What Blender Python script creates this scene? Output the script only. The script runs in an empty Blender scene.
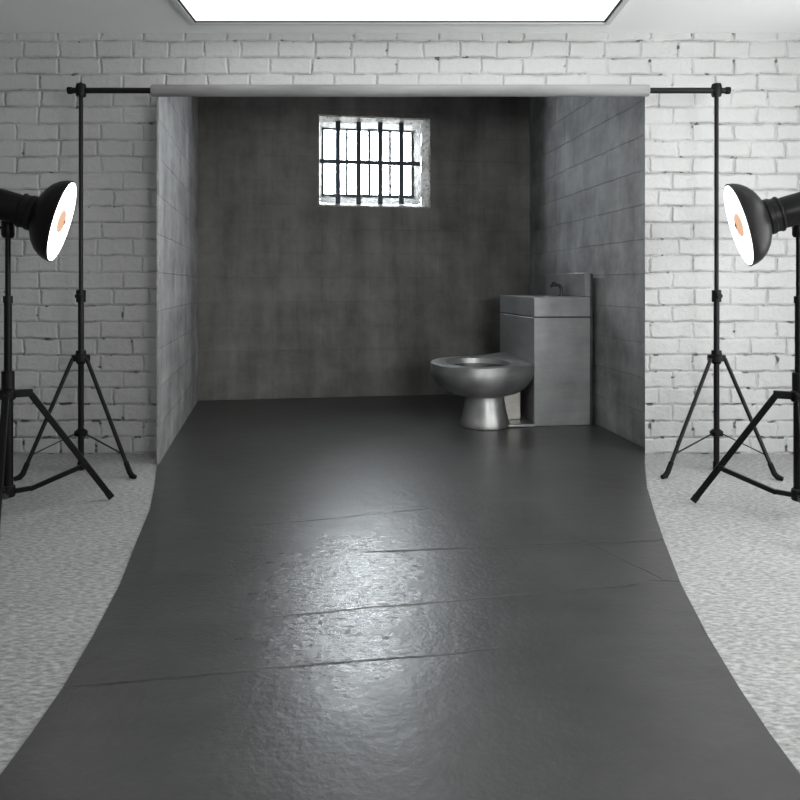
import bpy, bmesh, math, random
from mathutils import Vector, Matrix, Quaternion

random.seed(4)
S = bpy.context.scene
COL = S.collection
PI = math.pi
H, F, HY = 1.10, 740.0, 285.0          # eye height, focal length (px), horizon row
SIDE = (-3.05, 3.05)
REAR = -1.7
CEIL = 2.74
WALL = 4.817

# ------------------------------------------------------------------ helpers
def at(px, py, D):
    return Vector(((px - 400) * D / F, D, H + (HY - py) * D / F))

def gnd(px, py):
    D = F * H / (py - HY)
    return Vector(((px - 400) * D / F, D, 0))

def obj(name, bm, mat, parent=None, smooth=None, bevel=0, seg=2):
    me = bpy.data.meshes.new(name)
    bmesh.ops.recalc_face_normals(bm, faces=bm.faces)
    bm.to_mesh(me); bm.free()
    o = bpy.data.objects.new(name, me)
    COL.objects.link(o)
    for m in (mat if isinstance(mat, (list, tuple)) else [mat]):
        me.materials.append(m)
    if smooth is not None:
        me.shade_smooth()
        me.set_sharp_from_angle(angle=math.radians(smooth))
    if bevel:
        b = o.modifiers.new('bevel', 'BEVEL')
        b.width = bevel; b.segments = seg; b.limit_method = 'ANGLE'; b.angle_limit = math.radians(40)
        b.harden_normals = False
        me.shade_smooth(); me.set_sharp_from_angle(angle=math.radians(50))
    if parent is not None:
        o.parent = parent
    return o

def empty(name, loc=(0, 0, 0), rot=None):
    o = bpy.data.objects.new(name, None)
    COL.objects.link(o)
    o.empty_display_size = .1
    o.location = loc
    if rot is not None:
        o.rotation_mode = 'QUATERNION'; o.rotation_quaternion = rot
    return o

def tag(o, label, cat=None, group=None):
    o['label'] = label
    if cat: o['category'] = cat
    if group: o['group'] = group
    return o

def struct(o):
    o['kind'] = 'structure'
    return o

def add_box(bm, x0, x1, y0, y1, z0, z1):
    v = [bm.verts.new((x, y, z)) for x in (x0, x1) for y in (y0, y1) for z in (z0, z1)]
    for q in ((0, 1, 3, 2), (4, 6, 7, 5), (0, 4, 5, 1), (2, 3, 7, 6), (0, 2, 6, 4), (1, 5, 7, 3)):
        bm.faces.new([v[i] for i in q])

def box(x0, x1, y0, y1, z0, z1):
    bm = bmesh.new(); add_box(bm, x0, x1, y0, y1, z0, z1); return bm

def add_loft(bm, loops, close0=True, close1=True):
    rows = [[bm.verts.new(p) for p in lp] for lp in loops]
    n = len(rows[0])
    for a, b in zip(rows, rows[1:]):
        for i in range(n):
            j = (i + 1) % n
            bm.faces.new((a[i], a[j], b[j], b[i]))
    if close0: bm.faces.new(rows[0][::-1])
    if close1: bm.faces.new(rows[-1])

def add_tube(bm, pts, r, n=12, caps=True):
    pts = [Vector(p) for p in pts]
    rs = r if isinstance(r, (list, tuple)) else [r] * len(pts)
    loops = []
    up = None
    for i, p in enumerate(pts):
        if i == 0: t = pts[1] - p
        elif i == len(pts) - 1: t = p - pts[i - 1]
        else: t = (pts[i + 1] - p).normalized() + (p - pts[i - 1]).normalized()
        t.normalize()
        if up is None:
            up = Vector((0, 0, 1)) if abs(t.z) < .9 else Vector((1, 0, 0))
        a = t.cross(up).normalized(); b = a.cross(t).normalized()
        up = b
        loops.append([p + rs[i] * (math.cos(k * 2 * PI / n) * a + math.sin(k * 2 * PI / n) * b) for k in range(n)])
    add_loft(bm, loops, caps, caps)

def add_lathe(bm, prof, n=40, close0=False, close1=False, c=(0, 0)):
    loops = [[(c[0] + r * math.cos(k * 2 * PI / n), c[1] + r * math.sin(k * 2 * PI / n), z) for k in range(n)] for r, z in prof]
    add_loft(bm, loops, close0, close1)

def add_flatbar(bm, p0, p1, w, t):
    """rectangular bar from p0 to p1, w across (roughly horizontal), t thick"""
    p0, p1 = Vector(p0), Vector(p1)
    d = (p1 - p0).normalized()
    a = d.cross(Vector((0, 0, 1))).normalized(); b = a.cross(d).normalized()
    lp = lambda p: [p + a * w / 2 * s + b * t / 2 * q for s, q in ((-1, -1), (1, -1), (1, 1), (-1, 1))]
    add_loft(bm, [lp(p0), lp(p1)])

# ------------------------------------------------------------------ materials
class G:
    def __init__(self, name):
        self.m = bpy.data.materials.new(name); self.m.use_nodes = True
        self.t = self.m.node_tree; self.N = self.t.nodes; self.L = self.t.links
        self.b = self.N['Principled BSDF']; self.out = self.N['Material Output']
    def n(self, kind, props=None, **ins):
        x = self.N.new(kind)
        for k, v in (props or {}).items(): setattr(x, k, v)
        for k, v in ins.items(): self.put(x, k, v)
        return x
    def put(self, x, k, v):
        s = x.inputs[int(k[1:])] if k[0] == 'i' and k[1:].isdigit() else x.inputs[k.replace('_', ' ')]
        if isinstance(v, bpy.types.NodeSocket): self.L.new(v, s)
        elif isinstance(v, bpy.types.Node): self.L.new(v.outputs[0], s)
        else: s.default_value = v
    def math(self, op, a, b=0.0, clamp=False):
        return self.n('ShaderNodeMath', {'operation': op, 'use_clamp': clamp}, i0=a, i1=b).outputs[0]
    def ramp(self, f, stops):
        r = self.n('ShaderNodeValToRGB', i0=f)
        e = r.color_ramp.elements
        while len(e) < len(stops): e.new(.5)
        for q, (p, c) in zip(e, stops):
            q.position = p
            q.color = (*c, 1) if isinstance(c, (tuple, list)) else (c, c, c, 1)
        return r.outputs[0]
    def mix(self, f, a, b, mode='MIX'):
        x = self.n('ShaderNodeMix', {'data_type': 'RGBA', 'blend_type': mode})
        for i, v in ((0, f), (6, a), (7, b)):
            if isinstance(v, bpy.types.NodeSocket): self.L.new(v, x.inputs[i])
            else: x.inputs[i].default_value = v if i == 0 else (*v, 1)
        return x.outputs[2]
    def coord(self): return self.n('ShaderNodeTexCoord').outputs['Object']
    def noise(self, vec, scale, detail=3, rough=.55, dist=0):
        return self.n('ShaderNodeTexNoise', Vector=vec, Scale=scale, Detail=detail, Roughness=rough, Distortion=dist).outputs[0]
    def mapping(self, vec, scale=(1, 1, 1), loc=(0, 0, 0), rot=(0, 0, 0)):
        return self.n('ShaderNodeMapping', Vector=vec, Scale=scale, Location=loc, Rotation=rot).outputs[0]
    def bump(self, h, strength, dist=.01, prev=None):
        x = self.n('ShaderNodeBump', Height=h, Strength=strength, Distance=dist)
        if prev is not None: self.put(x, 'Normal', prev)
        return x.outputs[0]
    def set(self, **k):
        for a, v in k.items(): self.put(self.b, a, v)
        return self.m

def plain(name, col, rough=.5, metal=0, spec=.5, noise=.0, bump=0):
    g = G(name)
    c = g.coord()
    if noise:
        f = g.noise(c, 35, 4)
        g.set(Base_Color=g.mix(f, tuple(x * (1 - noise) for x in col), tuple(min(1, x * (1 + noise)) for x in col)))
    else:
        g.set(Base_Color=(*col, 1))
    if bump:
        g.set(Normal=g.bump(g.noise(c, 160, 3), bump, .002))
    g.set(Roughness=rough, Metallic=metal)
    g.put(g.b, 'Specular_IOR_Level', spec)
    return g.m

def emis(name, col, s):
    g = G(name)
    g.set(Base_Color=(*col, 1), Roughness=.6)
    g.put(g.b, 'Emission_Color', (*col, 1)); g.put(g.b, 'Emission_Strength', s)
    return g.m

def wall_uv(g, warp=.02, scale=6):
    """(along wall, up) coordinates with a little wobble"""
    c = g.coord()
    s = g.n('ShaderNodeSeparateXYZ', i0=c)
    uv = g.n('ShaderNodeCombineXYZ', i0=s.outputs[0], i1=s.outputs[2]).outputs[0]
    nz = g.n('ShaderNodeTexNoise', Vector=c, Scale=scale, Detail=4, Roughness=.6).outputs[1]
    off = g.n('ShaderNodeVectorMath', {'operation': 'SUBTRACT'}, i0=nz, i1=(.5, .5, .5)).outputs[0]
    off = g.n('ShaderNodeVectorMath', {'operation': 'MULTIPLY'}, i0=off, i1=(warp * 1.2, warp, 0)).outputs[0]
    return c, uv, g.n('ShaderNodeVectorMath', {'operation': 'ADD'}, i0=uv, i1=off).outputs[0]

def brick_paint():
    g = G('white_painted_brick')
    c, uv, w = wall_uv(g, .030, 3.2)
    wob = g.n('ShaderNodeTexNoise', Vector=c, Scale=17, Detail=3, Roughness=.6).outputs[1]
    wob = g.n('ShaderNodeVectorMath', {'operation': 'SUBTRACT'}, i0=wob, i1=(.5, .5, .5)).outputs[0]
    wob = g.n('ShaderNodeVectorMath', {'operation': 'MULTIPLY'}, i0=wob, i1=(.024, .016, 0)).outputs[0]
    w = g.n('ShaderNodeVectorMath', {'operation': 'ADD'}, i0=w, i1=wob).outputs[0]
    def brick(ms, sm, wd=.275):
        return g.n('ShaderNodeTexBrick', {'offset': .47, 'offset_frequency': 2, 'squash': .86, 'squash_frequency': 3}, Vector=w, Scale=1.0, Mortar_Size=ms, Mortar_Smooth=sm,
                   Brick_Width=wd, Row_Height=.1075, Color1=(.0, .0, .0, 1), Color2=(1, 1, 1, 1), Mortar=(.5, .5, .5, 1))
    rows = brick(.0034, .5, 400.0).outputs[1]
    br = brick(.0042, .5)
    allm = br.outputs[1]
    vert = g.math('SUBTRACT', allm, rows, True)
    mwide = brick(.015, 1.0).outputs[1]
    brk = g.ramp(g.noise(c, 3.6, 4, .65), [(.40, 0), (.60, 1)])            # where the joint is open, where paint fills it
    brk2 = g.ramp(g.noise(g.mapping(c, (1, 1, 1), (7, 3, 5)), 4.2, 3, .6), [(.47, 0), (.62, 1)])
    line = g.math('ADD', g.math('MULTIPLY', rows, g.math('ADD', g.math('MULTIPLY', brk, .50), .10)), g.math('MULTIPLY', vert, g.math('ADD', g.math('MULTIPLY', brk2, .42), .04)), True)
    low = g.n('ShaderNodeSeparateXYZ', i0=c).outputs[2]
    wear = g.n('ShaderNodeMapRange', i0=low, i1=.0, i2=.9, i3=.075, i4=0.0).outputs[0]      # paint has flaked more near the floor
    chips = g.ramp(g.math('ADD', g.noise(g.mapping(c, (1, 1, 1.5)), 11, 5, .6), wear), [(.61, 0), (.65, 1)])
    hole = g.math('MULTIPLY', chips, g.ramp(mwide, [(.25, 0), (.6, 1)]), True)
    dark = g.math('MAXIMUM', line, g.math('MULTIPLY', hole, .88))
    tone = g.math('ADD', g.math('MULTIPLY', br.outputs[0], .05), g.math('MULTIPLY', g.noise(c, 9, 5, .6), .35))
    paint = g.mix(tone, (.50, .507, .503), (.59, .597, .593))
    g.set(Base_Color=g.mix(dark, paint, (.055, .055, .053)), Roughness=.5)
    h = g.math('SUBTRACT', g.math('MULTIPLY', g.noise(c, 20, 6, .62), .8), g.math('MULTIPLY', mwide, g.math('ADD', g.math('MULTIPLY', brk, .7), .3)))
    h = g.math('SUBTRACT', h, g.math('MULTIPLY', hole, 1.2))
    g.set(Normal=g.bump(h, .85, .013))
    return g.m

def studio_floor():
    g = G('pale_woven_floor')
    c = g.coord()
    a = g.noise(g.mapping(c, (36, 80, 1), rot=(0, 0, .5)), 1, 3, .6)
    b = g.noise(g.mapping(c, (36, 80, 1), rot=(0, 0, -.5)), 1, 3, .6)
    f = g.math('ADD', g.math('MULTIPLY', a, .5), g.math('MULTIPLY', b, .5))
    big = g.noise(c, 1.5, 3)
    f2 = g.math('ADD', g.math('MULTIPLY', f, .85), g.math('MULTIPLY', big, .15))
    g.set(Base_Color=g.ramp(f2, [(.38, (.20, .203, .20)), (.5, (.34, .344, .34)), (.62, (.52, .524, .52))]), Roughness=.7)
    g.set(Normal=g.bump(f, .6, .008))
    return g.m

def block_wall(name, base, row=.21, width=.42, jd=.42, jb=.6, st=.45):
    g = G(name)
    c, uv, w = wall_uv(g, .022, 6)
    br = g.n('ShaderNodeTexBrick', {'offset': .5}, Vector=w, Scale=1.0, Mortar_Size=.004, Mortar_Smooth=.8, Brick_Width=width, Row_Height=row,
             Color1=(0, 0, 0, 1), Color2=(1, 1, 1, 1), Mortar=(.5, .5, .5, 1))
    vis = g.ramp(g.noise(c, 2.2, 3), [(.42, .05), (.62, 1)])
    joint = g.math('MULTIPLY', br.outputs[1], vis)
    streak = g.noise(g.mapping(c, (5, 5, .7)), 1, 4, .6)
    blot = g.noise(c, 2.6, 6, .65)
    mix = g.math('ADD', g.math('MULTIPLY', streak, st), g.math('MULTIPLY', blot, 1 - st))
    mix = g.math('ADD', mix, g.math('MULTIPLY', br.outputs[0], .05))
    lo = tuple(x * .45 for x in base); hi = tuple(x * 1.6 for x in base)
    col = g.ramp(mix, [(.37, lo), (.52, base), (.66, hi)])
    fine = g.noise(c, 60, 4, .6)
    col = g.mix(g.math('MULTIPLY', fine, .35), col, tuple(x * 1.25 for x in base))
    g.set(Base_Color=g.mix(g.math('MULTIPLY', joint, jd), col, tuple(x * .3 for x in base)), Roughness=.7)
    h = g.math('SUBTRACT', g.math('ADD', g.math('MULTIPLY', blot, .8), g.math('MULTIPLY', fine, .18)), g.math('MULTIPLY', br.outputs[1], jb))
    g.set(Normal=g.bump(h, .75, .014))
    return g.m

def concrete_sheet():
    g = G('printed_concrete_cloth')
    c = g.coord()
    s = g.n('ShaderNodeSeparateXYZ', i0=c)
    X, Y = s.outputs[0], s.outputs[1]
    wob = g.math('MULTIPLY', g.math('SUBTRACT', g.noise(c, 3.5, 5, .65), .5), .10)
    fine = g.math('MULTIPLY', g.math('SUBTRACT', g.noise(c, 30, 4, .65), .5), .012)
    wob = g.math('ADD', wob, fine)
    crack = None
    lines = [((63, 689), (500, 650), .006), ((200, 625), (640, 585), .006), ((365, 553), (665, 541), .009), ((255, 527), (430, 509), .005),
             ((575, 538), (660, 580), .007), ((650, 582), (690, 583), .010)]
    for (a, b, wd) in lines:
        p, q = gnd(*a), gnd(*b)
        d = q - p; L = d.length; d.normalize(); nx, ny = -d.y, d.x
        k = nx * p.x + ny * p.y
        dist = g.math('SUBTRACT', g.math('ADD', g.math('MULTIPLY', X, nx), g.math('MULTIPLY', Y, ny)), k)
        dist = g.math('ABSOLUTE', g.math('ADD', dist, g.math('MULTIPLY', wob, .45)))
        t = g.math('SUBTRACT', g.math('ADD', g.math('MULTIPLY', X, d.x), g.math('MULTIPLY', Y, d.y)), d.x * p.x + d.y * p.y)
        inside = g.math('MULTIPLY', g.math('LESS_THAN', t, L), g.math('GREATER_THAN', t, 0.0))
        e = g.math('SUBTRACT', 1.0, g.math('DIVIDE', dist, wd), True)
        e = g.math('MULTIPLY', e, inside)
        crack = e if crack is None else g.math('MAXIMUM', crack, e)
    br = g.ramp(g.noise(c, 5, 3), [(.36, .25), (.55, 1)])
    crack = g.math('MULTIPLY', crack, br)
    pits = g.ramp(g.noise(g.mapping(c, (1, 1.8, 1)), 34, 3, .6), [(.60, 0), (.66, 1)])
    pits = g.math('MULTIPLY', pits, g.ramp(g.n('ShaderNodeVectorMath', {'operation': 'DISTANCE'}, i0=c, i1=(-.19, 2.75, 0)).outputs[1], [(.25, 1), (.75, 0)]))
    mott = g.noise(c, 1.5, 7, .62, .4)
    mott2 = g.noise(g.mapping(c, (2, 5, 1)), 1.6, 5, .6)
    f = g.math('ADD', g.math('MULTIPLY', mott, .6), g.math('MULTIPLY', mott2, .4))
    b = SHEET
    col = g.ramp(f, [(.34, tuple(x * .70 for x in b)), (.52, b), (.70, tuple(x * 1.30 for x in b))])
    dark = g.math('MAXIMUM', g.math('MULTIPLY', crack, .8), g.math('MULTIPLY', pits, .6))
    g.set(Base_Color=g.mix(dark, col, tuple(x * .12 for x in b)))
    ctr = g.n('ShaderNodeVectorMath', {'operation': 'SUBTRACT'}, i0=c, i1=(-.21, 2.66, 0)).outputs[0]
    ctr = g.n('ShaderNodeVectorMath', {'operation': 'MULTIPLY'}, i0=ctr, i1=(2.3, 1.05, 0)).outputs[0]
    dist_c = g.math('ADD', g.n('ShaderNodeVectorMath', {'operation': 'LENGTH'}, i0=ctr).outputs[1], g.math('MULTIPLY', g.math('SUBTRACT', g.noise(c, 4, 5, .6), .5), 1.1))
    polish = g.n('ShaderNodeMapRange', {'interpolation_type': 'SMOOTHSTEP'}, i0=dist_c, i1=.15, i2=1.25, i3=1.0, i4=0.0).outputs[0]
    grit = g.math('MULTIPLY', g.math('SUBTRACT', g.noise(g.mapping(c, (1, 1.5, 1)), 22, 4, .65), .5), .30)
    rr = g.math('SUBTRACT', .35, g.math('MULTIPLY', polish, g.math('ADD', .115, grit)))
    g.set(Roughness=rr)
    g.put(g.b, 'Specular_IOR_Level', g.math('ADD', .55, g.math('MULTIPLY', polish, .55)))
    worn = g.n('ShaderNodeMapRange', i0=g.n('ShaderNodeVectorMath', {'operation': 'DISTANCE'}, i0=c, i1=(-.19, 2.6, 0)).outputs[1], i1=.2, i2=1.2, i3=.62, i4=.26).outputs[0]
    h = g.math('ADD', g.math('MULTIPLY', g.noise(c, 46, 5, .66), worn), g.math('MULTIPLY', g.noise(c, 9, 4, .6), .7))
    h = g.math('SUBTRACT', h, g.math('ADD', g.math('MULTIPLY', crack, 1.2), g.math('MULTIPLY', pits, .5)))
    g.set(Normal=g.bump(h, .34, .010))
    return g.m

def steel(name='brushed_steel', base=(.36, .364, .36), metal=.88, r0=.33, r1=.46):
    g = G(name)
    c = g.coord()
    n1 = g.noise(g.mapping(c, (3, 3, 14)), 1, 4, .6)
    n2 = g.noise(c, 5, 5, .6)
    f = g.math('ADD', g.math('MULTIPLY', n1, .4), g.math('MULTIPLY', n2, .6))
    g.set(Base_Color=g.ramp(f, [(.35, tuple(x * .80 for x in base)), (.65, tuple(x * 1.20 for x in base))]),
          Metallic=metal, Roughness=g.ramp(n2, [(.35, r0), (.65, r1)]))
    g.set(Normal=g.bump(g.noise(c, 9, 3), .05, .01))
    return g.m

SHEET = (.054, .054, .0535)
M_brick = brick_paint()
M_plain_wall = plain('white_painted_plaster', (.72, .72, .72), .7, noise=.03)
M_grey_wall = plain('low_bounce_wall', (.30, .30, .30), .8, noise=.05)  # for the unseen left wall, darkened so it bounces less light
M_ceil = plain('ceiling_paint', (.90, .91, .905), .8, noise=.02)
M_floor = studio_floor()
M_back = block_wall('dark_block_wall', (.140, .140, .131), .235, .47, .20, .22)
M_side = block_wall('grey_block_wall', (.28, .284, .284), .235, .47, .32, .7, .18)
M_cceil = plain('cell_ceiling_concrete', (.10, .10, .10), .8, noise=.2)
M_sheet = concrete_sheet()
M_steel = steel()
M_cab = steel('dull_brushed_steel_sheet', (.285, .290, .293), .38, .36, .52)
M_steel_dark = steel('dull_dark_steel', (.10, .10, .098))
M_pale = steel('pale_worn_steel', (.42, .41, .38))
def plaster():
    g = G('chipped_pale_plaster'); c = g.coord()
    f = g.noise(c, 30, 6, .7)
    g.set(Base_Color=g.ramp(f, [(.36, (.14, .13, .115)), (.46, (.46, .445, .42)), (.7, (.64, .63, .61))]), Roughness=.8,
          Normal=g.bump(f, .6, .01))
    return g.m
M_plaster = plaster()
M_reveal = None
def rawstone():
    g = G('rough_reveal_masonry'); c = g.coord()
    f = g.noise(c, 22, 6, .75)
    g.set(Base_Color=g.ramp(f, [(.40, (.008, .008, .008)), (.5, (.05, .048, .045)), (.60, (.17, .165, .155))]), Roughness=.85,
          Normal=g.bump(f, .9, .02))
    return g.m
M_reveal = rawstone()
M_iron = plain('blue_black_iron', (.022, .034, .048), .5, noise=.3, bump=.3)
M_sash = plain('grey_window_sash', (.05, .055, .055), .5, noise=.2)
M_sash_pale = plain('pale_window_sash', (.45, .46, .46), .5, noise=.1)
M_black = plain('satin_black_metal', (.005, .005, .0055), .38, spec=.16, noise=.1)
M_black2 = plain('charcoal_tube', (.010, .009, .011), .36, spec=.18, noise=.1)
M_rubber = plain('black_rubber', (.006, .006, .006), .75, spec=.2, noise=.1)
M_plastic = plain('black_plastic', (.006, .006, .0065), .45, spec=.18, noise=.1)
M_alu = plain('silver_trim', (.62, .63, .63), .45, metal=.0, noise=.08)
M_dark_gap = plain('dark_gasket_and_seam', (.02, .02, .02), .6)
M_panel = emis('panel_diffuser', (1, 1, 1), 1.4)
def cloth_hem():
    g = G('grey_cloth_hem'); c = g.coord()
    f = g.noise(g.mapping(c, (1.2, 8, 8)), 1, 3)
    g.set(Base_Color=g.ramp(f, [(.35, (.16, .16, .16)), (.65, (.30, .30, .30))]), Roughness=.75)
    return g.m
M_hem = cloth_hem()
def glass():
    g = G('window_glass')
    tr = g.n('ShaderNodeBsdfTransparent', Color=(.97, .98, .98, 1))
    gl = g.n('ShaderNodeBsdfGlossy', Roughness=.03)
    mx = g.n('ShaderNodeMixShader', i0=.06, i1=tr, i2=gl)
    g.L.new(mx.outputs[0], g.out.inputs[0])
    return g.m
M_glass = glass()
M_bulb = emis('warm_bulb', (1.0, .62, .42), .85); M_bulb.node_tree.nodes['Principled BSDF'].inputs['Base Color'].default_value = (.02, .012, .008, 1); M_bulb.node_tree.nodes['Principled BSDF'].inputs['Specular IOR Level'].default_value = .05
M_lin = {-1: emis('glowing_reflector_lining', (1, .995, .98), 3.5), 1: emis('dim_glowing_lining', (1, .995, .98), 1.5)}  # linings emit by themselves, carrying the light of the bulbs
M_pin = plain('brass_filament', (.30, .16, .09), .4, noise=.1)

# ------------------------------------------------------------------ the studio
HX0, HX1, HZ = -1.560, 1.595, 2.375          # opening in the brick wall behind the backdrop

def wall_with_hole(name, mat, L, Z, T, hx0, hx1, hz0, hz1, splay=0):
    """wall in local coords: x 0..L, z 0..Z, y 0..T, with a rectangular hole"""
    bm = bmesh.new()
    outer = [(0, 0), (L, 0), (L, Z), (0, Z)]
    inner = [(hx0, hz0), (hx1, hz0), (hx1, hz1), (hx0, hz1)]
    if hz0 <= 0:                               # doorway type
        loop = [(0, 0), (hx0, 0), (hx0, hz1), (hx1, hz1), (hx1, 0), (L, 0), (L, Z), (0, Z)]
        f = [bm.verts.new((x, 0, z)) for x, z in loop]; b = [bm.verts.new((x + (splay if x == hx1 else 0), T, z)) for x, z in loop]
        for q in ((0, 1, 2, 7), (2, 3, 6, 7), (3, 4, 5, 6)):
            bm.faces.new([f[i] for i in q]); bm.faces.new([b[i] for i in q][::-1])
        n = len(loop)
        for i in range(n): bm.faces.new((f[i], f[(i + 1) % n], b[(i + 1) % n], b[i]))
    else:
        fo = [bm.verts.new((x, 0, z)) for x, z in outer]; fi = [bm.verts.new((x, 0, z)) for x, z in inner]
        bo = [bm.verts.new((x, T, z)) for x, z in outer]; bi = [bm.verts.new((x, T, z)) for x, z in inner]
        for i in range(4):
            j = (i + 1) % 4
            bm.faces.new((fo[i], fo[j], fi[j], fi[i])); bm.faces.new((bo[i], bi[i], bi[j], bo[j]))
            bm.faces.new((fo[i], bo[i], bo[j], fo[j])); bm.faces.new((fi[i], fi[j], bi[j], bi[i]))
    return struct(obj(name, bm, mat))

w = wall_with_hole('wall_back', M_brick, SIDE[1] - SIDE[0], CEIL, .10, HX0 - SIDE[0], HX1 - SIDE[0], 0, HZ, .05)
w.location = (SIDE[0], WALL, 0)
struct(obj('floor', box(SIDE[0] - .1, SIDE[1] + .1, REAR, WALL + .1, -.12, 0), M_floor))
o = struct(obj('wall_left', box(SIDE[0] - .1, SIDE[0], REAR, WALL + .1, 0, CEIL), M_grey_wall))
o = struct(obj('wall_right', box(SIDE[1], SIDE[1] + .1, REAR, WALL + .1, 0, CEIL), M_plain_wall))
o = struct(obj('wall_front', box(SIDE[0] - .1, SIDE[1] + .1, REAR - .1, REAR, 0, CEIL), M_plain_wall))
struct(obj('ceiling', box(SIDE[0] - .1, SIDE[1] + .1, REAR - .1, WALL + .1, CEIL, CEIL + .1), M_ceil))

# ceiling light panel
pl = tag(empty('ceiling_light', (0, 4.0, CEIL)), 'long glowing white rectangular light panel with silver frame set in the ceiling', 'ceiling light')
PX, PY0, PY1 = 1.258, -.75, .565
def ring(bm, x, y0, y1, wd, z0, z1):
    add_box(bm, -x - wd, -x, y0 - wd, y1 + wd, z0, z1); add_box(bm, x, x + wd, y0 - wd, y1 + wd, z0, z1)
    add_box(bm, -x, x, y0 - wd, y0, z0, z1); add_box(bm, -x, x, y1, y1 + wd, z0, z1)
bm = bmesh.new(); ring(bm, PX + .012, PY0 - .012, PY1 + .012, .036, -.022, -.0005)
obj('frame', bm, M_alu, pl, bevel=.004)
bm = bmesh.new(); ring(bm, PX, PY0, PY1, .012, -.016, -.0005)
tag(obj('gasket', bm, M_dark_gap, pl), 'thin dark inner line of the light panel frame')
obj('diffuser', box(-PX, PX, PY0, PY1, -.010, -.0005), M_panel, pl)

# ------------------------------------------------------------------ the cell behind the opening
CL0, CL1 = Vector((-1.474, 4.522, 0)), Vector((-1.916, 7.017, 0))     # left wall, front to back
CR1, CR0 = Vector((1.330, 7.572, 0)), Vector((1.660, 4.925, 0))       # right wall, back to front
CH = 3.08

def wall_frame(o, p, q):
    d = (q - p).normalized()
    o.location = p
    o.rotation_euler = (0, 0, math.atan2(d.y, d.x))

# left wall: front flat stands a little in front of the brick, its top under the roller
Lw = (CL1 - CL0).length
cut = .36
bm = bmesh.new()
prof = [(0, 0), (Lw, 0), (Lw, CH), (cut, CH), (cut, 2.36), (0, 2.285)]
f = [bm.verts.new((x, 0, z)) for x, z in prof]; b = [bm.verts.new((x, .012, z)) for x, z in prof]
for q in ((0, 1, 4, 5), (1, 2, 3, 4)):
    bm.faces.new([f[i] for i in q]); bm.faces.new([b[i] for i in q][::-1])
for i in range(6): bm.faces.new((f[i], f[(i + 1) % 6], b[(i + 1) % 6], b[i]))
o = struct(obj('wall_cell_left', bm, M_side)); wall_frame(o, CL0, CL1)
# right wall (local y points outward = right side when walking back to front => build front to back with negative y)
Lr = (CR1 - CR0).length
o = struct(obj('wall_cell_right', box(0, Lr + .05, -.08, 0, 0, CH), M_side)); wall_frame(o, CR0, CR1)

# back wall with window
BD = (CR1 - CL1); BL = BD.length; BD.normalize()
BN = Vector((-BD.y, BD.x, 0))                     # outward (away from the studio)
def wall_pt(px, py, dep=0.0):
    P = CL1 + BN * dep
    k = (px - 400) / F
    s = (k * P.y - P.x) / (BD.x - k * BD.y)
    D = P.y + s * BD.y
    return s, H + (HY - py) * D / F
def wrect(x0, x1, y0, y1, dep):
    s0, za = wall_pt(x0, y0[0], dep); s1, zb = wall_pt(x1, y0[1], dep)
    _, zc = wall_pt(x0, y1[0], dep); _, zd = wall_pt(x1, y1[1], dep)
    return s0, s1, (zc + zd) / 2, (za + zb) / 2
R0 = wrect(318, 430, (114.8, 119), (206.3, 208), 0)
R1 = wrect(320, 421, (122, 125.5), (203, 204.5), .06)
R2 = wrect(321.5, 413.5, (128, 131), (196, 198), .30)
w = wall_with_hole('wall_cell_back', M_back, BL, CH, .34, R0[0] + .012, R0[1] - .012, R0[2] + .012, R0[3] - .012)
w.rotation_euler = (0, 0, math.atan2(BD.y, BD.x)); w.location = CL1
ceilv = [CL0 + (CL1 - CL0) * (cut / Lw), CL1, CR1, CR0]
bm = bmesh.new()
cv = [Vector((-1.62, WALL + .10, 0)), CL1 + Vector((-.06, .06, 0)), CR1 + Vector((.05, .3, 0)), Vector((1.78, WALL + .10, 0))]
add_loft(bm, [[(p.x, p.y, CH) for p in cv], [(p.x, p.y, CH + .08) for p in cv]])
struct(obj('ceiling_cell', bm, M_cceil))
# the piece of wall above the opening that closes the cell above the studio ceiling
struct(obj('wall_cell_front', box(-1.70, 1.80, WALL + .10, WALL + .16, 2.45, CH), M_cceil))

# window: plaster surround, masonry reveal, sash, glass
def rect3(R, d): return [(R[0], d, R[2]), (R[1], d, R[2]), (R[1], d, R[3]), (R[0], d, R[3])]
def subdiv_loops(lpA, lpB, steps, n=14, jit=0.0):
    out = []
    for k in range(steps + 1):
        t = k / steps
        lp = []
        for e in range(4):
            for i in range(n):
                u = i / n
                a = Vector(lpA[e]).lerp(Vector(lpA[(e + 1) % 4]), u); b_ = Vector(lpB[e]).lerp(Vector(lpB[(e + 1) % 4]), u)
                p = a.lerp(b_, t)
                p += Vector((random.uniform(-jit, jit), random.uniform(-jit, jit) * .4, random.uniform(-jit, jit)))
                lp.append(p)
        out.append(lp)
    return out
win = empty('window_1', CL1); win.rotation_euler = w.rotation_euler; struct(win)
bm = bmesh.new()
rb = (R0[0] + .02, R0[1] - .02, R0[2] + .02, R0[3] - .02)
add_loft(bm, [subdiv_loops(rect3(R0, .004), rect3(R0, .004), 1)[0]] + subdiv_loops(rect3(R0, -.008), rect3(R1, .06), 3, jit=.004), False, False)
obj('plaster_surround', bm, M_plaster, win, smooth=35)
bm = bmesh.new()
add_loft(bm, subdiv_loops(rect3(R1, .06), rect3(R2, .30), 5, jit=.006), False, False)
obj('reveal', bm, M_reveal, win, smooth=35)
SD = .30
bm = bmesh.new()
fw = .026
add_box(bm, R2[0] - .02, R2[0] + fw, SD, SD + .04, R2[2] - .02, R2[3] + .02)
add_box(bm, R2[1] - fw, R2[1] + .02, SD, SD + .04, R2[2] - .02, R2[3] + .02)
add_box(bm, R2[0] + fw, R2[1] - fw, SD, SD + .04, R2[2] - .02, R2[2] + fw)
add_box(bm, R2[0] + fw, R2[1] - fw, SD, SD + .04, R2[3] - fw * .6, R2[3] + .02)
fr = obj('window_frame', bm, M_sash, win)
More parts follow.
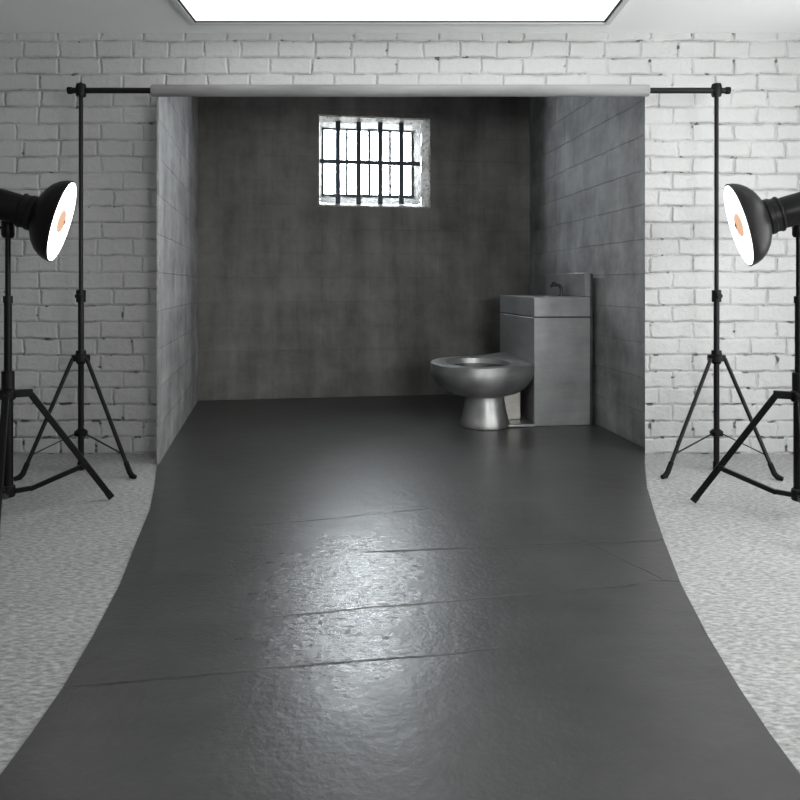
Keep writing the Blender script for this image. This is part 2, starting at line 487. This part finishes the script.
for px, wd, mt in ((347, .026, M_sash), (369.4, .029, M_sash), (390.2, .027, M_sash), (334.6, .016, M_sash_pale)):
    s, _ = wall_pt(px, 160, SD)
    obj('mullion', box(s - wd / 2, s + wd / 2, SD + .006, SD + .03, R2[2] + fw * .9, R2[3] - fw * .5), mt, fr)
obj('pane', box(R2[0] + .005, R2[1] - .005, SD + .016, SD + .022, R2[2] + .005, R2[3] - .005), M_glass, win)

# iron bars
gr = tag(empty('window_grille', CL1), 'dark blue-black iron bars set across the small high window', 'window bars')
gr.rotation_euler = w.rotation_euler
BDEP = .035
for px in (338, 358.7, 380.3, 401.4):
    s, zt = wall_pt(px, 121.2 + (px - 338) * .03, BDEP); _, zb = wall_pt(px, 203.4 + (px - 338) * .012, BDEP)
    obj('vertical_bar', box(s - .0235, s + .0235, BDEP - .006, BDEP + .02, zb, zt), M_iron, gr, bevel=.005)
sa, z1 = wall_pt(319.8, 161, BDEP); sb, z2 = wall_pt(420.6, 163.4, BDEP)
zz = (z1 + z2) / 2
obj('crossbar', box(sa, sb, BDEP + .016, BDEP + .034, zz - .021, zz + .021), M_iron, gr, bevel=.004)

# ------------------------------------------------------------------ backdrop

BAR_Y, BAR_Z = 4.40, 2.256
edgeL = [(157, 465), (154.5, 488), (150, 510), (137.5, 540), (120, 585), (93, 637), (62, 690), (31, 735), (0, 777)]
edgeR = [(645, 465), (647, 488), (654, 512), (663.5, 540), (681, 585), (708, 637), (740, 690), (770, 735), (801, 777)]
ys = []
lp, rp = [], []
for a in edgeL: lp.append(gnd(*a))
for a in edgeR: rp.append(gnd(*a))
lp.append(Vector((-.835, 1.30, 0))); rp.append(Vector((.835, 1.30, 0)))
lp.append(Vector((-.80, .9, 0))); rp.append(Vector((.80, .9, 0)))
left = [CL1 + Vector((-.015, -.01, 0))] + [CL1.lerp(CL0, k / 6) for k in range(1, 6)] + lp
right = [CR1 + Vector((-.004, -.01, 0))] + [CR1.lerp(CR0, k / 6) for k in range(1, 6)] + rp
right[5] = Vector((HX1 + .052, 4.925, 0)); right.insert(6, Vector((HX1 - .004, WALL - .004, 0))); left.insert(6, left[5].lerp(left[6], .3)); right[7] = gnd(645, 464)
bm = bmesh.new()
NT = .004
def grid(z):
    rows = []
    for a, b_ in zip(left, right):
        rows.append([bm.verts.new((a.lerp(b_, u / 10).x, a.lerp(b_, u / 10).y - (WALL - WALL), z)) for u in range(11)])
    return rows
top, bot = grid(NT), grid(.0004)
for i in range(len(top) - 1):
    for u in range(10):
        bm.faces.new((top[i][u], top[i][u + 1], top[i + 1][u + 1], top[i + 1][u])); bm.faces.new((bot[i][u], bot[i + 1][u], bot[i + 1][u + 1], bot[i][u + 1]))
    bm.faces.new((top[i][0], top[i + 1][0], bot[i + 1][0], bot[i][0])); bm.faces.new((top[i][10], bot[i][10], bot[i + 1][10], top[i + 1][10]))
bm.faces.new([*top[0], *bot[0][::-1]]); bm.faces.new([*top[-1], *bot[-1][::-1]])
fs = tag(obj('floor_sheet', bm, M_sheet), 'wide dark grey concrete-look backdrop sheet flaring forward over the pale floor', 'backdrop sheet')
# concrete slab under the cell (the studio floor slab goes on)
bm = bmesh.new()
fv = [Vector((-1.75, WALL + .1, 0)), CL1 + Vector((-.1, .4, 0)), CR1 + Vector((.1, .4, 0)), Vector((1.8, WALL + .1, 0))]
add_loft(bm, [[(p.x, p.y, -.12) for p in fv], [(p.x, p.y, 0) for p in fv]])
struct(obj('floor_cell', bm, M_cceil))
bm = bmesh.new()
n = 28; r = .0355; x0, x1 = -1.475, 1.478
xs = [x0, x0 + .004] + [x0 + .004 + (x1 - x0 - .008) * k / 24 for k in range(1, 24)] + [x1 - .004, x1]
loops = []
for i, x in enumerate(xs):
    rr = r - (.003 if i in (0, len(xs) - 1) else 0) + .0006 * math.sin(i * 1.7)
    loops.append([(x, rr * math.cos(k * 2 * PI / n), rr * math.sin(k * 2 * PI / n)) for k in range(n)])
inner = [[(x, .0195 * math.cos(k * 2 * PI / n), .0195 * math.sin(k * 2 * PI / n)) for k in range(n)] for x in (x1, x0)]
add_loft(bm, loops + inner + [loops[0]], False, False)
bmesh.ops.remove_doubles(bm, verts=bm.verts, dist=1e-5)
sl = obj('backdrop_sleeve', bm, M_hem, smooth=40); sl.location = (0, BAR_Y, BAR_Z)
tag(sl, 'grey cloth backdrop sleeve rolled round the middle of the black crossbar', 'backdrop sleeve')

# ------------------------------------------------------------------ backdrop stand
cb = tag(empty('crossbar', (0, BAR_Y, BAR_Z)), 'long thin black bar between the two stands, carrying the backdrop roller', 'crossbar')
bm = bmesh.new(); add_tube(bm, [(-1.962, 0, 0), (1.948, 0, 0)], .0172, 20); obj('tube', bm, M_black2, cb, smooth=40)
for x in (-1.962, 1.948):
    bm = bmesh.new(); add_tube(bm, [(x - .012, 0, 0), (x + .012, 0, 0)], .021, 18); obj('end_cap', bm, M_rubber, cb, smooth=40, bevel=0)

SX = {-1: -1.897, 1: 1.882}
def zpx(py, D=4.40): return H + (HY - py) * D / F
def backdrop_stand(sgn, label):
    t = tag(empty('backdrop_stand', (SX[sgn], BAR_Y, 0)), label, 'stand', 'tripod stands holding up the backdrop bar')
    bm = bmesh.new()
    add_tube(bm, [(0, 0, zpx(296)), (0, 0, BAR_Z - .03)], .0125, 14); obj('upper_pole', bm, M_black2, t, smooth=40)
    bm = bmesh.new(); add_tube(bm, [(0, 0, .012), (0, 0, zpx(291))], .0165, 16); obj('lower_pole', bm, M_black2, t, smooth=40)
    bm = bmesh.new(); add_tube(bm, [(0, 0, 0.001), (0, 0, .05)], .020, 16); obj('pole_cap', bm, M_rubber, t, smooth=40)
    # head that grips the bar
    bm = bmesh.new(); add_tube(bm, [(0, 0, zpx(96.5)), (0, 0, zpx(94)), (0, 0, zpx(87)), (0, 0, zpx(84))], [.026, .030, .030, .026], 20)
    obj('head_clamp', bm, M_plastic, t, smooth=40)
    # height joint with knob
    bm = bmesh.new(); add_tube(bm, [(0, 0, zpx(302)), (0, 0, zpx(290))], .027, 18)
    cl = obj('height_clamp', bm, M_plastic, t, smooth=40, bevel=.003)
    bm = bmesh.new(); add_tube(bm, [(0, -.02, zpx(296)), (0, -.055, zpx(296))], .014, 14); obj('knob', bm, M_plastic, cl, smooth=40)
    # leg hub
    zh = zpx(358)
    bm = bmesh.new(); add_lathe(bm, [(.022, zh - .035), (.030, zh - .02), (.052, zh - .016), (.052, zh + .018), (.030, zh + .022), (.028, zh + .045)], 24, True, True)
    obj('leg_hub', bm, M_plastic, t, smooth=35)
    zr = zpx(433)
    bm = bmesh.new(); add_lathe(bm, [(.018, zr - .018), (.038, zr - .014), (.038, zr + .010), (.020, zr + .024)], 22, True, True)
    obj('brace_ring', bm, M_plastic, t, smooth=35)
    for ang, R in ((-28 if sgn < 0 else 208, .430), (224 if sgn < 0 else -44, .345), (math.degrees(math.atan2(BAR_Y, SX[sgn])), .37)):
        a = math.radians(ang); u = Vector((math.cos(a), math.sin(a), 0))
        p0 = u * .048 + Vector((0, 0, zh)); p1 = u * (R - .028) + Vector((0, 0, .045))
        bm = bmesh.new(); add_tube(bm, [p0, p1], .0115, 12)
        leg = obj('leg', bm, M_black2, t, smooth=40)
        bm = bmesh.new()
        d = (p1 - p0).normalized()
        add_tube(bm, [p1 - d * .05, p1 + d * .012, u * (R - .006) + Vector((0, 0, .018)), u * (R + .022) + Vector((0, 0, .0125))], [.0145, .0155, .0165, .012], 12)
        obj('foot', bm, M_rubber, leg, smooth=50)
        q = p0.lerp(p1, .86)
        bm = bmesh.new(); add_flatbar(bm, u * .034 + Vector((0, 0, zr)), q, .011, .004)
        obj('brace', bm, M_black2, t)
    return t
backdrop_stand(-1, 'thin black tripod stand on the left, holding the left end of the backdrop bar')
backdrop_stand(1, 'thin black tripod stand on the right, holding the right end of the backdrop bar')

# ------------------------------------------------------------------ studio lights on their stands
LD = 3.55
def lamp_stand(sgn, label, dy=0.0):
    t = tag(empty('light_stand', (sgn * 1.881, LD + dy, 0)), label, 'light stand', 'heavy black light stands at the edges')
    z = lambda py: H + (HY - py) * LD / F
    z394 = z(394)
    top = z(238)
    bm = bmesh.new(); add_tube(bm, [(0, 0, z(300)), (0, 0, top)], .0125, 14); obj('upper_pole', bm, M_black, t, smooth=40)
    bm = bmesh.new(); add_tube(bm, [(0, 0, z(372)), (0, 0, z(297))], .0175, 16); obj('middle_pole', bm, M_black, t, smooth=40)
    bm = bmesh.new(); add_tube(bm, [(0, 0, .085), (0, 0, z(376))], .0235, 18); obj('lower_pole', bm, M_black, t, smooth=40)
    bm = bmesh.new(); add_tube(bm, [(0, 0, z(389)), (0, 0, z(371))], .029, 18); obj('collar', bm, M_plastic, t, smooth=40, bevel=.004)
    bm = bmesh.new(); add_tube(bm, [(0, 0, z(303)), (0, 0, z(296))], .0215, 16); obj('collar', bm, M_plastic, t, smooth=40)
    legs = [(30 if sgn < 0 else 150, .466, .65), (-68 if sgn < 0 else 248, .46, .65), (160 if sgn < 0 else 20, .43, .65)]
    bm = bmesh.new()
    add_lathe(bm, [(.028, z394 - .03), (.036, z394 - .022), (.036, z394 + .020), (.028, z394 + .026)], 20, True, True)
    for a, R, k in legs:
        u = Vector((math.cos(math.radians(a)), math.sin(math.radians(a)), 0))
        add_flatbar(bm, u * .02 + Vector((0, 0, z394)), u * .108 + Vector((0, 0, z394)), .034, .036)
    obj('leg_hub', bm, M_plastic, t, smooth=35, bevel=.004)
    bm = bmesh.new(); add_lathe(bm, [(.030, .085), (.033, .09), (.033, .135), (.028, .14)], 20, True, True)
    obj('brace_ring', bm, M_plastic, t, smooth=35)
    for a, R, k in legs:
        u = Vector((math.cos(math.radians(a)), math.sin(math.radians(a)), 0)); sd = Vector((-u.y, u.x, 0))
        p0 = u * .098 + Vector((0, 0, z394 - .006)); p1 = u * R + Vector((0, 0, .017))
        bm = bmesh.new()
        add_flatbar(bm, p0, p1, .030, .030)
        leg = obj('leg', bm, M_black, t, bevel=.004)
        bm = bmesh.new(); d = (p1 - p0).normalized(); add_flatbar(bm, p1 - d * .03, p1 + d * .004, .033, .033)
        obj('rubber_foot', bm, M_rubber, leg, bevel=.004)
        q = p0.lerp(p1, k)
        bm = bmesh.new()
        add_flatbar(bm, u * .03 + Vector((0, 0, .108)), u * .10 + Vector((0, 0, .112)), .022, .022)
        add_flatbar(bm, u * .095 + Vector((0, 0, .108)), q + Vector((0, 0, -.018)), .022, .022)
        obj('brace', bm, M_black, t, bevel=.003)
        bm = bmesh.new(); add_tube(bm, [q - sd * .022 + Vector((0, 0, -.012)), q + sd * .022 + Vector((0, 0, -.012))], .014, 12)
        obj('hinge', bm, M_plastic, leg, smooth=40)
    return t
lamp_stand(-1, 'heavy black light stand cut by the left edge, under the left lamp')
lamp_stand(1, 'heavy black light stand cut by the right edge, under the right lamp', -.06)

def lamp_head(sgn, label, rim, dy, dz):
    """rim = pixel centre of the reflector mouth"""
    D = LD + dy
    c = at(rim[0], rim[1], D - .035)
    ax = Vector((-sgn * .93, .235, -.27)).normalized()
    rot = ax.to_track_quat('Z', 'Y')
    t = tag(empty('studio_lamp', c, rot), label, 'studio lamp', 'black bell studio lamps')
    R = .196
    # bell, mouth at z = 0, neck at z = -.17
    P = [(R, 0), (R * .985, -.020), (R * .93, -.045), (R * .83, -.071), (R * .68, -.094), (R * .50, -.111), (R * .36, -.121)]
    bm = bmesh.new(); add_lathe(bm, [(R + .004, .001)] + [(r + .003, z - .002) for r, z in P[1:]] + [(r - .002, z + .001) for r, z in P[::-1]] , 48)
    obj('reflector', bm, M_black, t, smooth=50)
    bm = bmesh.new(); add_lathe(bm, [(r - .0035, z + .003) for r, z in P] + [(.001, -.117)], 48)
    tag(obj('reflector_lining', bm, M_lin[sgn], t, smooth=60), 'glowing white inside of the reflector')
    bm = bmesh.new(); add_lathe(bm, [(.002, -.014), (.030, -.012), (.054, -.006), (.057, .000), (.046, .006), (.024, .010), (.002, .012)], 32, True, True)
    bu = tag(obj('bulb', bm, M_bulb, t, smooth=60), 'peach-coloured glowing bulb')
    bm = bmesh.new(); add_tube(bm, [(0, -.012, .012), (.004, .0, .015), (0, .014, .012)], .0035, 8); add_tube(bm, [(-.014, 0, .012), (.014, .002, .014)], .003, 8)
    obj('filament_clip', bm, M_pin, bu, smooth=50)
    bm = bmesh.new(); add_lathe(bm, [(.020, -.1165), (.020, -.03), (.014, -.015)], 24, True, True)
    obj('bulb_socket', bm, M_lin[sgn], t, smooth=40)  # socket is given the same glow as the lining
    # neck ring and barrel
    bm = bmesh.new(); add_lathe(bm, [(.050, -.108), (.078, -.117), (.084, -.125), (.084, -.146), (.079, -.150), (.079, -.170), (.083, -.174), (.083, -.182), (.072, -.188)], 40, True, True)
    obj('mount_ring', bm, M_plastic, t, smooth=35)
    bm = bmesh.new(); add_lathe(bm, [(.068, -.182), (.072, -.201), (.074, -.50), (.070, -.515), (.062, -.52)], 40, True, True)
    bo = obj('lamp_body', bm, M_black, t, smooth=35)
    bm = bmesh.new()
    for k in range(5): add_lathe(bm, [(.0735, -.36 - k * .022), (.0768, -.363 - k * .022), (.0768, -.372 - k * .022), (.0735, -.375 - k * .022)], 36)
    obj('cooling_fin', bm, M_plastic, bo, smooth=35)
    return t, rot, c
def lamp_bracket(t, sgn, dy):
    # bracket drops vertically from the barrel onto the stand's spigot; built upright, then parented keeping its place
    x = sgn * 1.881; y = LD + dy
    zb = H + (HY - 238) * LD / F; zt = H + (HY - 213) * LD / F
    bm = bmesh.new()
    add_tube(bm, [(x, y, zb), (x, y, zb + .012), (x, y, zt - .028), (x, y, zt - .01)], [.022, .029, .029, .020], 18)
    o = obj('mount_bracket', bm, M_plastic, None, smooth=40)
    bm = bmesh.new()
    add_tube(bm, [(x, y, zb + .05), (x + sgn * .075, y, zb + .05)], [.008, .008], 10)
    add_tube(bm, [(x + sgn * .045, y, zb + .05), (x + sgn * .075, y, zb + .05)], .016, 14)
    k = obj('lock_knob', bm, M_plastic, None, smooth=40)
    inv = Matrix.LocRotScale(t.location, t.rotation_quaternion, None).inverted()
    for q in (o, ):
        q.data.transform(inv); q.parent = t
    k.data.transform(inv); k.parent = o
t, _, _ = lamp_head(-1, 'black bell lamp at the left edge, white mouth turned to the right', (61.8, 221.5), 0, 0); lamp_bracket(t, -1, 0)
t, _, _ = lamp_head(1, 'black bell lamp at the right edge, white mouth turned to the left', (738.6, 225.2), -.06, 0); lamp_bracket(t, 1, -.06)

# ------------------------------------------------------------------ steel toilet with built-in basin
U = (CR1 - CR0).normalized()
V = Vector((U.y, -U.x, 0))
tu = empty('steel_toilet', (1.038, 5.732, NT))
tu.rotation_euler = (0, 0, math.atan2(V.y, V.x))
tag(tu, 'brushed stainless steel prison toilet with built-in basin cabinet, standing against the right wall', 'toilet')
CW, CDp, CT, SPL = .454, 1.03, 1.003, .95
obj('cabinet', box(0, CW, 0, CDp, 0, .842), M_cab, tu, bevel=.006)
# basin block: outer walls, top with oval hole, basin
def rrect(x0, x1, y0, y1, r, z, n=40):
    cx, cy, hx, hy = (x0 + x1) / 2, (y0 + y1) / 2, (x1 - x0) / 2, (y1 - y0) / 2
    out = []
    for k in range(n):
        a = 2 * PI * k / n
        c, s = math.cos(a), math.sin(a)
        e = r
        out.append((cx + hx * math.copysign(abs(c) ** e, c), cy + hy * math.copysign(abs(s) ** e, s), z))
    return out
def sqrect(x0, x1, y0, y1, z, n=40):
    cx, cy, hx, hy = (x0 + x1) / 2, (y0 + y1) / 2, (x1 - x0) / 2, (y1 - y0) / 2
    out = []
    for k in range(n):
        a = 2 * PI * k / n; c, s = math.cos(a), math.sin(a); m = max(abs(c), abs(s))
        out.append((cx + hx * c / m, cy + hy * s / m, z))
    return out
bm = bmesh.new()
lo = [sqrect(0, CW, 0, CDp, .848), sqrect(0, CW, 0, CDp, CT), rrect(.06, .36, .22, .78, .6, CT), rrect(.065, .355, .225, .775, .6, CT - .008)]
lo += [rrect(.21 - .145 * q, .21 + .145 * q, .5 - .275 * q, .5 + .275 * q, .7, CT - d) for q, d in ((.97, .04), (.88, .09), (.6, .125), (.2, .138))]
add_loft(bm, lo, True, True)
bb = obj('basin_block', bm, M_cab, tu, bevel=.005)
bm = bmesh.new(); add_lathe(bm, [(.022, .869), (.022, .872), (.014, .8725), (.002, .872)], 20, c=(.21, .5))
obj('drain', bm, M_steel_dark, bb, smooth=40)
obj('seam_gap', box(.004, CW - .004, .004, CDp - .004, .841, .849), M_dark_gap, tu)  # dark filler gives the open seam its shade
bs = obj('backsplash', box(CW - .045, CW + .002, 0, SPL, CT + .0005, 1.194), M_cab, tu, bevel=.006)
tag(obj('wall_gap_fill', box(CW + .003, CW + .026, .012, CDp, 0, 1.185), M_steel_dark, tu, bevel=.004), 'dark panel filling the gap between cabinet and wall')  # dark panel stands in for the shaded gap at the wall
# faucet: arched spout and knob on the backsplash
fx, fy = CW - .07, .47
bm = bmesh.new()
add_lathe(bm, [(.024, CT), (.024, CT + .006), (.016, CT + .012)], 20, True, True, c=(fx, fy))
pts = [(fx, fy, CT + .005)] + [(fx - .035 * (1 - math.cos(a)) * 1.0, fy, CT + .055 + .04 * math.sin(a)) for a in [k * PI / 2 / 6 for k in range(7)]] + [(fx - .075, fy, CT + .092), (fx - .095, fy, CT + .080)]
add_tube(bm, pts, [.014] * 6 + [.0135] * 2 + [.013, .0125], 14)
fa = obj('faucet', bm, M_steel_dark, tu, smooth=45)
bm = bmesh.new(); add_tube(bm, [(fx - .065, fy + .0, CT + .085), (fx - .065, fy, CT + .118)], [.016, .019], 14); obj('push_knob', bm, M_steel_dark, fa, smooth=40)

# bowl
TILT = .036
def rimz(y): return .482 + TILT * y
NB = 72
bc, br_ = Vector((-.435, .17)), (.340, .345)
def rim_outline():
    """left half ellipse, right side runs straight to the cabinet face"""
    out = []
    def q(t): return t * t * (3 - 2 * t)
    fr_ = [Vector((bc.x * (1 - t), (bc.y - br_[1]) + (.17 - .004) * t ** 1.5 + .0)) for t in [k / 14 for k in range(15)]]
    bk_ = [Vector((bc.x * (1 - t), (bc.y + br_[1]) + .30 * t ** 1.5)) for t in [k / 14 for k in range(15)]]
    rs = [fr_[-1].lerp(bk_[-1], k / 8) for k in range(1, 8)]
    half = [Vector((bc.x + br_[0] * math.cos(a), bc.y + br_[1] * math.sin(a))) for a in [PI / 2 + PI * k / 36 for k in range(1, 36)]]
    seq = rs[3:] + bk_[::-1] + half + fr_ + rs[:3]
    return [Vector((p.x - .003, p.y)) for p in seq]
RO = rim_outline(); NB = len(RO)
def lp3(pts, dz): return [(p.x, p.y, rimz(p.y) + dz) for p in pts]
oc, orr = Vector((-.40, .165)), (.252, .272)
def ang_of(p): return math.atan2((p.y - oc.y) / orr[1], (p.x - oc.x) / orr[0])
OP = [Vector((oc.x + orr[0] * math.cos(ang_of(p)), oc.y + orr[1] * math.sin(ang_of(p)))) for p in RO]
def scale_about(pts, c, s): return [c + (p - c) * s for p in pts]
rc = Vector((-.40, .18))
bm = bmesh.new()
loops = [lp3(scale_about(RO, rc, .97), -.066), lp3(RO, -.066), lp3(RO, -.006), lp3(scale_about(RO, rc, .985), 0.0), lp3([a.lerp(b_, .12) for a, b_ in zip(OP, RO)], 0.002), lp3(OP, -.006), lp3(scale_about(OP, oc, .975), -.05)]
add_loft(bm, loops + [loops[0]], False, False)
bmesh.ops.remove_doubles(bm, verts=bm.verts, dist=1e-5)
obj('rim', bm, M_steel, tu, smooth=38)
# bowl body, outside and inside
pc, pr = Vector((-.372, .075)), .148
PC = [pc + pr * (p - pc).normalized() for p in RO]
bm = bmesh.new()
lo = []
for k in range(13):
    t = k / 12
    s = math.sqrt(max(0, 1 - t ** 1.7))
    s = s if k < 12 else 0
    ring_ = [p.lerp(q, s) for p, q in zip(PC, RO)]
    lo.append([(p.x if p.x < -.004 else -.004, p.y, (rimz(p.y) - .064) * (1 - t) + (.235) * t) for p in ring_])
inn = []
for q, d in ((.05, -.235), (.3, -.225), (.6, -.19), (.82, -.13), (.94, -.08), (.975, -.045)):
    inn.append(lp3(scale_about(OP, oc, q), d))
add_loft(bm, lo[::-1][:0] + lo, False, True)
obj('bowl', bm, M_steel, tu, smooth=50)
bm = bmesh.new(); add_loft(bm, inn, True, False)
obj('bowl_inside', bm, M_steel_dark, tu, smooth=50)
# pedestal: flared column
bm = bmesh.new()
def circ(r, z, sx=1): return [(pc.x + r * math.cos(2 * PI * k / 48) * sx, pc.y + r * math.sin(2 * PI * k / 48), z) for k in range(48)]
add_loft(bm, [circ(.154, .262), circ(.150, .236), circ(.154, .20), circ(.166, .13), circ(.184, .055), circ(.197, .022), circ(.194, .004), circ(.186, 0)])
obj('pedestal', bm, M_steel, tu, smooth=40)
# foot plate and support panel behind the pedestal
bm = bmesh.new(); add_box(bm, -.40, -.002, pc.y - .11, .46, 0.0005, .026); obj('foot_plate', bm, M_steel, tu, bevel=.008)
tag(obj('support_panel', box(-.27, -.055, .17, .46, .025, .40), M_pale, tu, bevel=.006), 'pale worn steel panel behind the pedestal')

# ------------------------------------------------------------------ light
W = bpy.data.worlds.new('World'); S.world = W; W.use_nodes = True
bg = W.node_tree.nodes['Background']
bg.inputs[0].default_value = (.91, .96, 1.0, 1); bg.inputs[1].default_value = 44.0

def area(name, loc, target, sx, sy, power, col=(1, 1, 1), portal=False, spread=180):
    l = bpy.data.lights.new(name, 'AREA'); l.shape = 'RECTANGLE'; l.size = sx; l.size_y = sy
    l.energy = power; l.color = col; l.spread = math.radians(spread)
    o = bpy.data.objects.new(name, l); COL.objects.link(o)
    o.location = loc
    o.rotation_euler = (Vector(target) - Vector(loc)).to_track_quat('-Z', 'Y').to_euler()
    if portal: l.cycles.is_portal = True
    return o
wc = CL1 + BD * ((R2[0] + R2[1]) / 2) + BN * .42 + Vector((0, 0, (R2[2] + R2[3]) / 2))
area('window_daylight_portal', wc, wc - BN, R2[1] - R2[0] + .06, R2[3] - R2[2] + .06, 1, portal=True)
# added fill light behind the viewer, aimed up to lift ceiling and right side
area('added_ceiling_fill', (1.7, -1.0, 1.5), (2.0, 2.6, 2.74), 1.0, .8, 60, spread=130)
# added fill light out of view at the right, brightening that side
area('added_right_fill', (SIDE[1] - .01, 2.7, 1.45), (0, 2.7, 1.45), 2.2, 2.2, 72, (1, 1, 1))

# ------------------------------------------------------------------ camera and view
cam = bpy.data.cameras.new('camera'); co = bpy.data.objects.new('camera', cam); COL.objects.link(co)
cam.sensor_fit = 'HORIZONTAL'; cam.sensor_width = 36; cam.lens = 36 * F / 800
cam.shift_y = -(400 - HY) / 800
co.location = (0, 0, H); co.rotation_euler = (PI / 2, 0, 0)
cam.clip_start = .02
S.camera = co
S.view_settings.view_transform = 'Standard'; S.view_settings.look = 'None'
S.view_settings.gamma = 1; S.view_settings.use_curve_mapping = False
S.view_settings.exposure = 0.0
S.cycles.use_denoising = True
S.cycles.max_bounces = 8; S.cycles.diffuse_bounces = 4
S.cycles.sample_clamp_indirect = 6
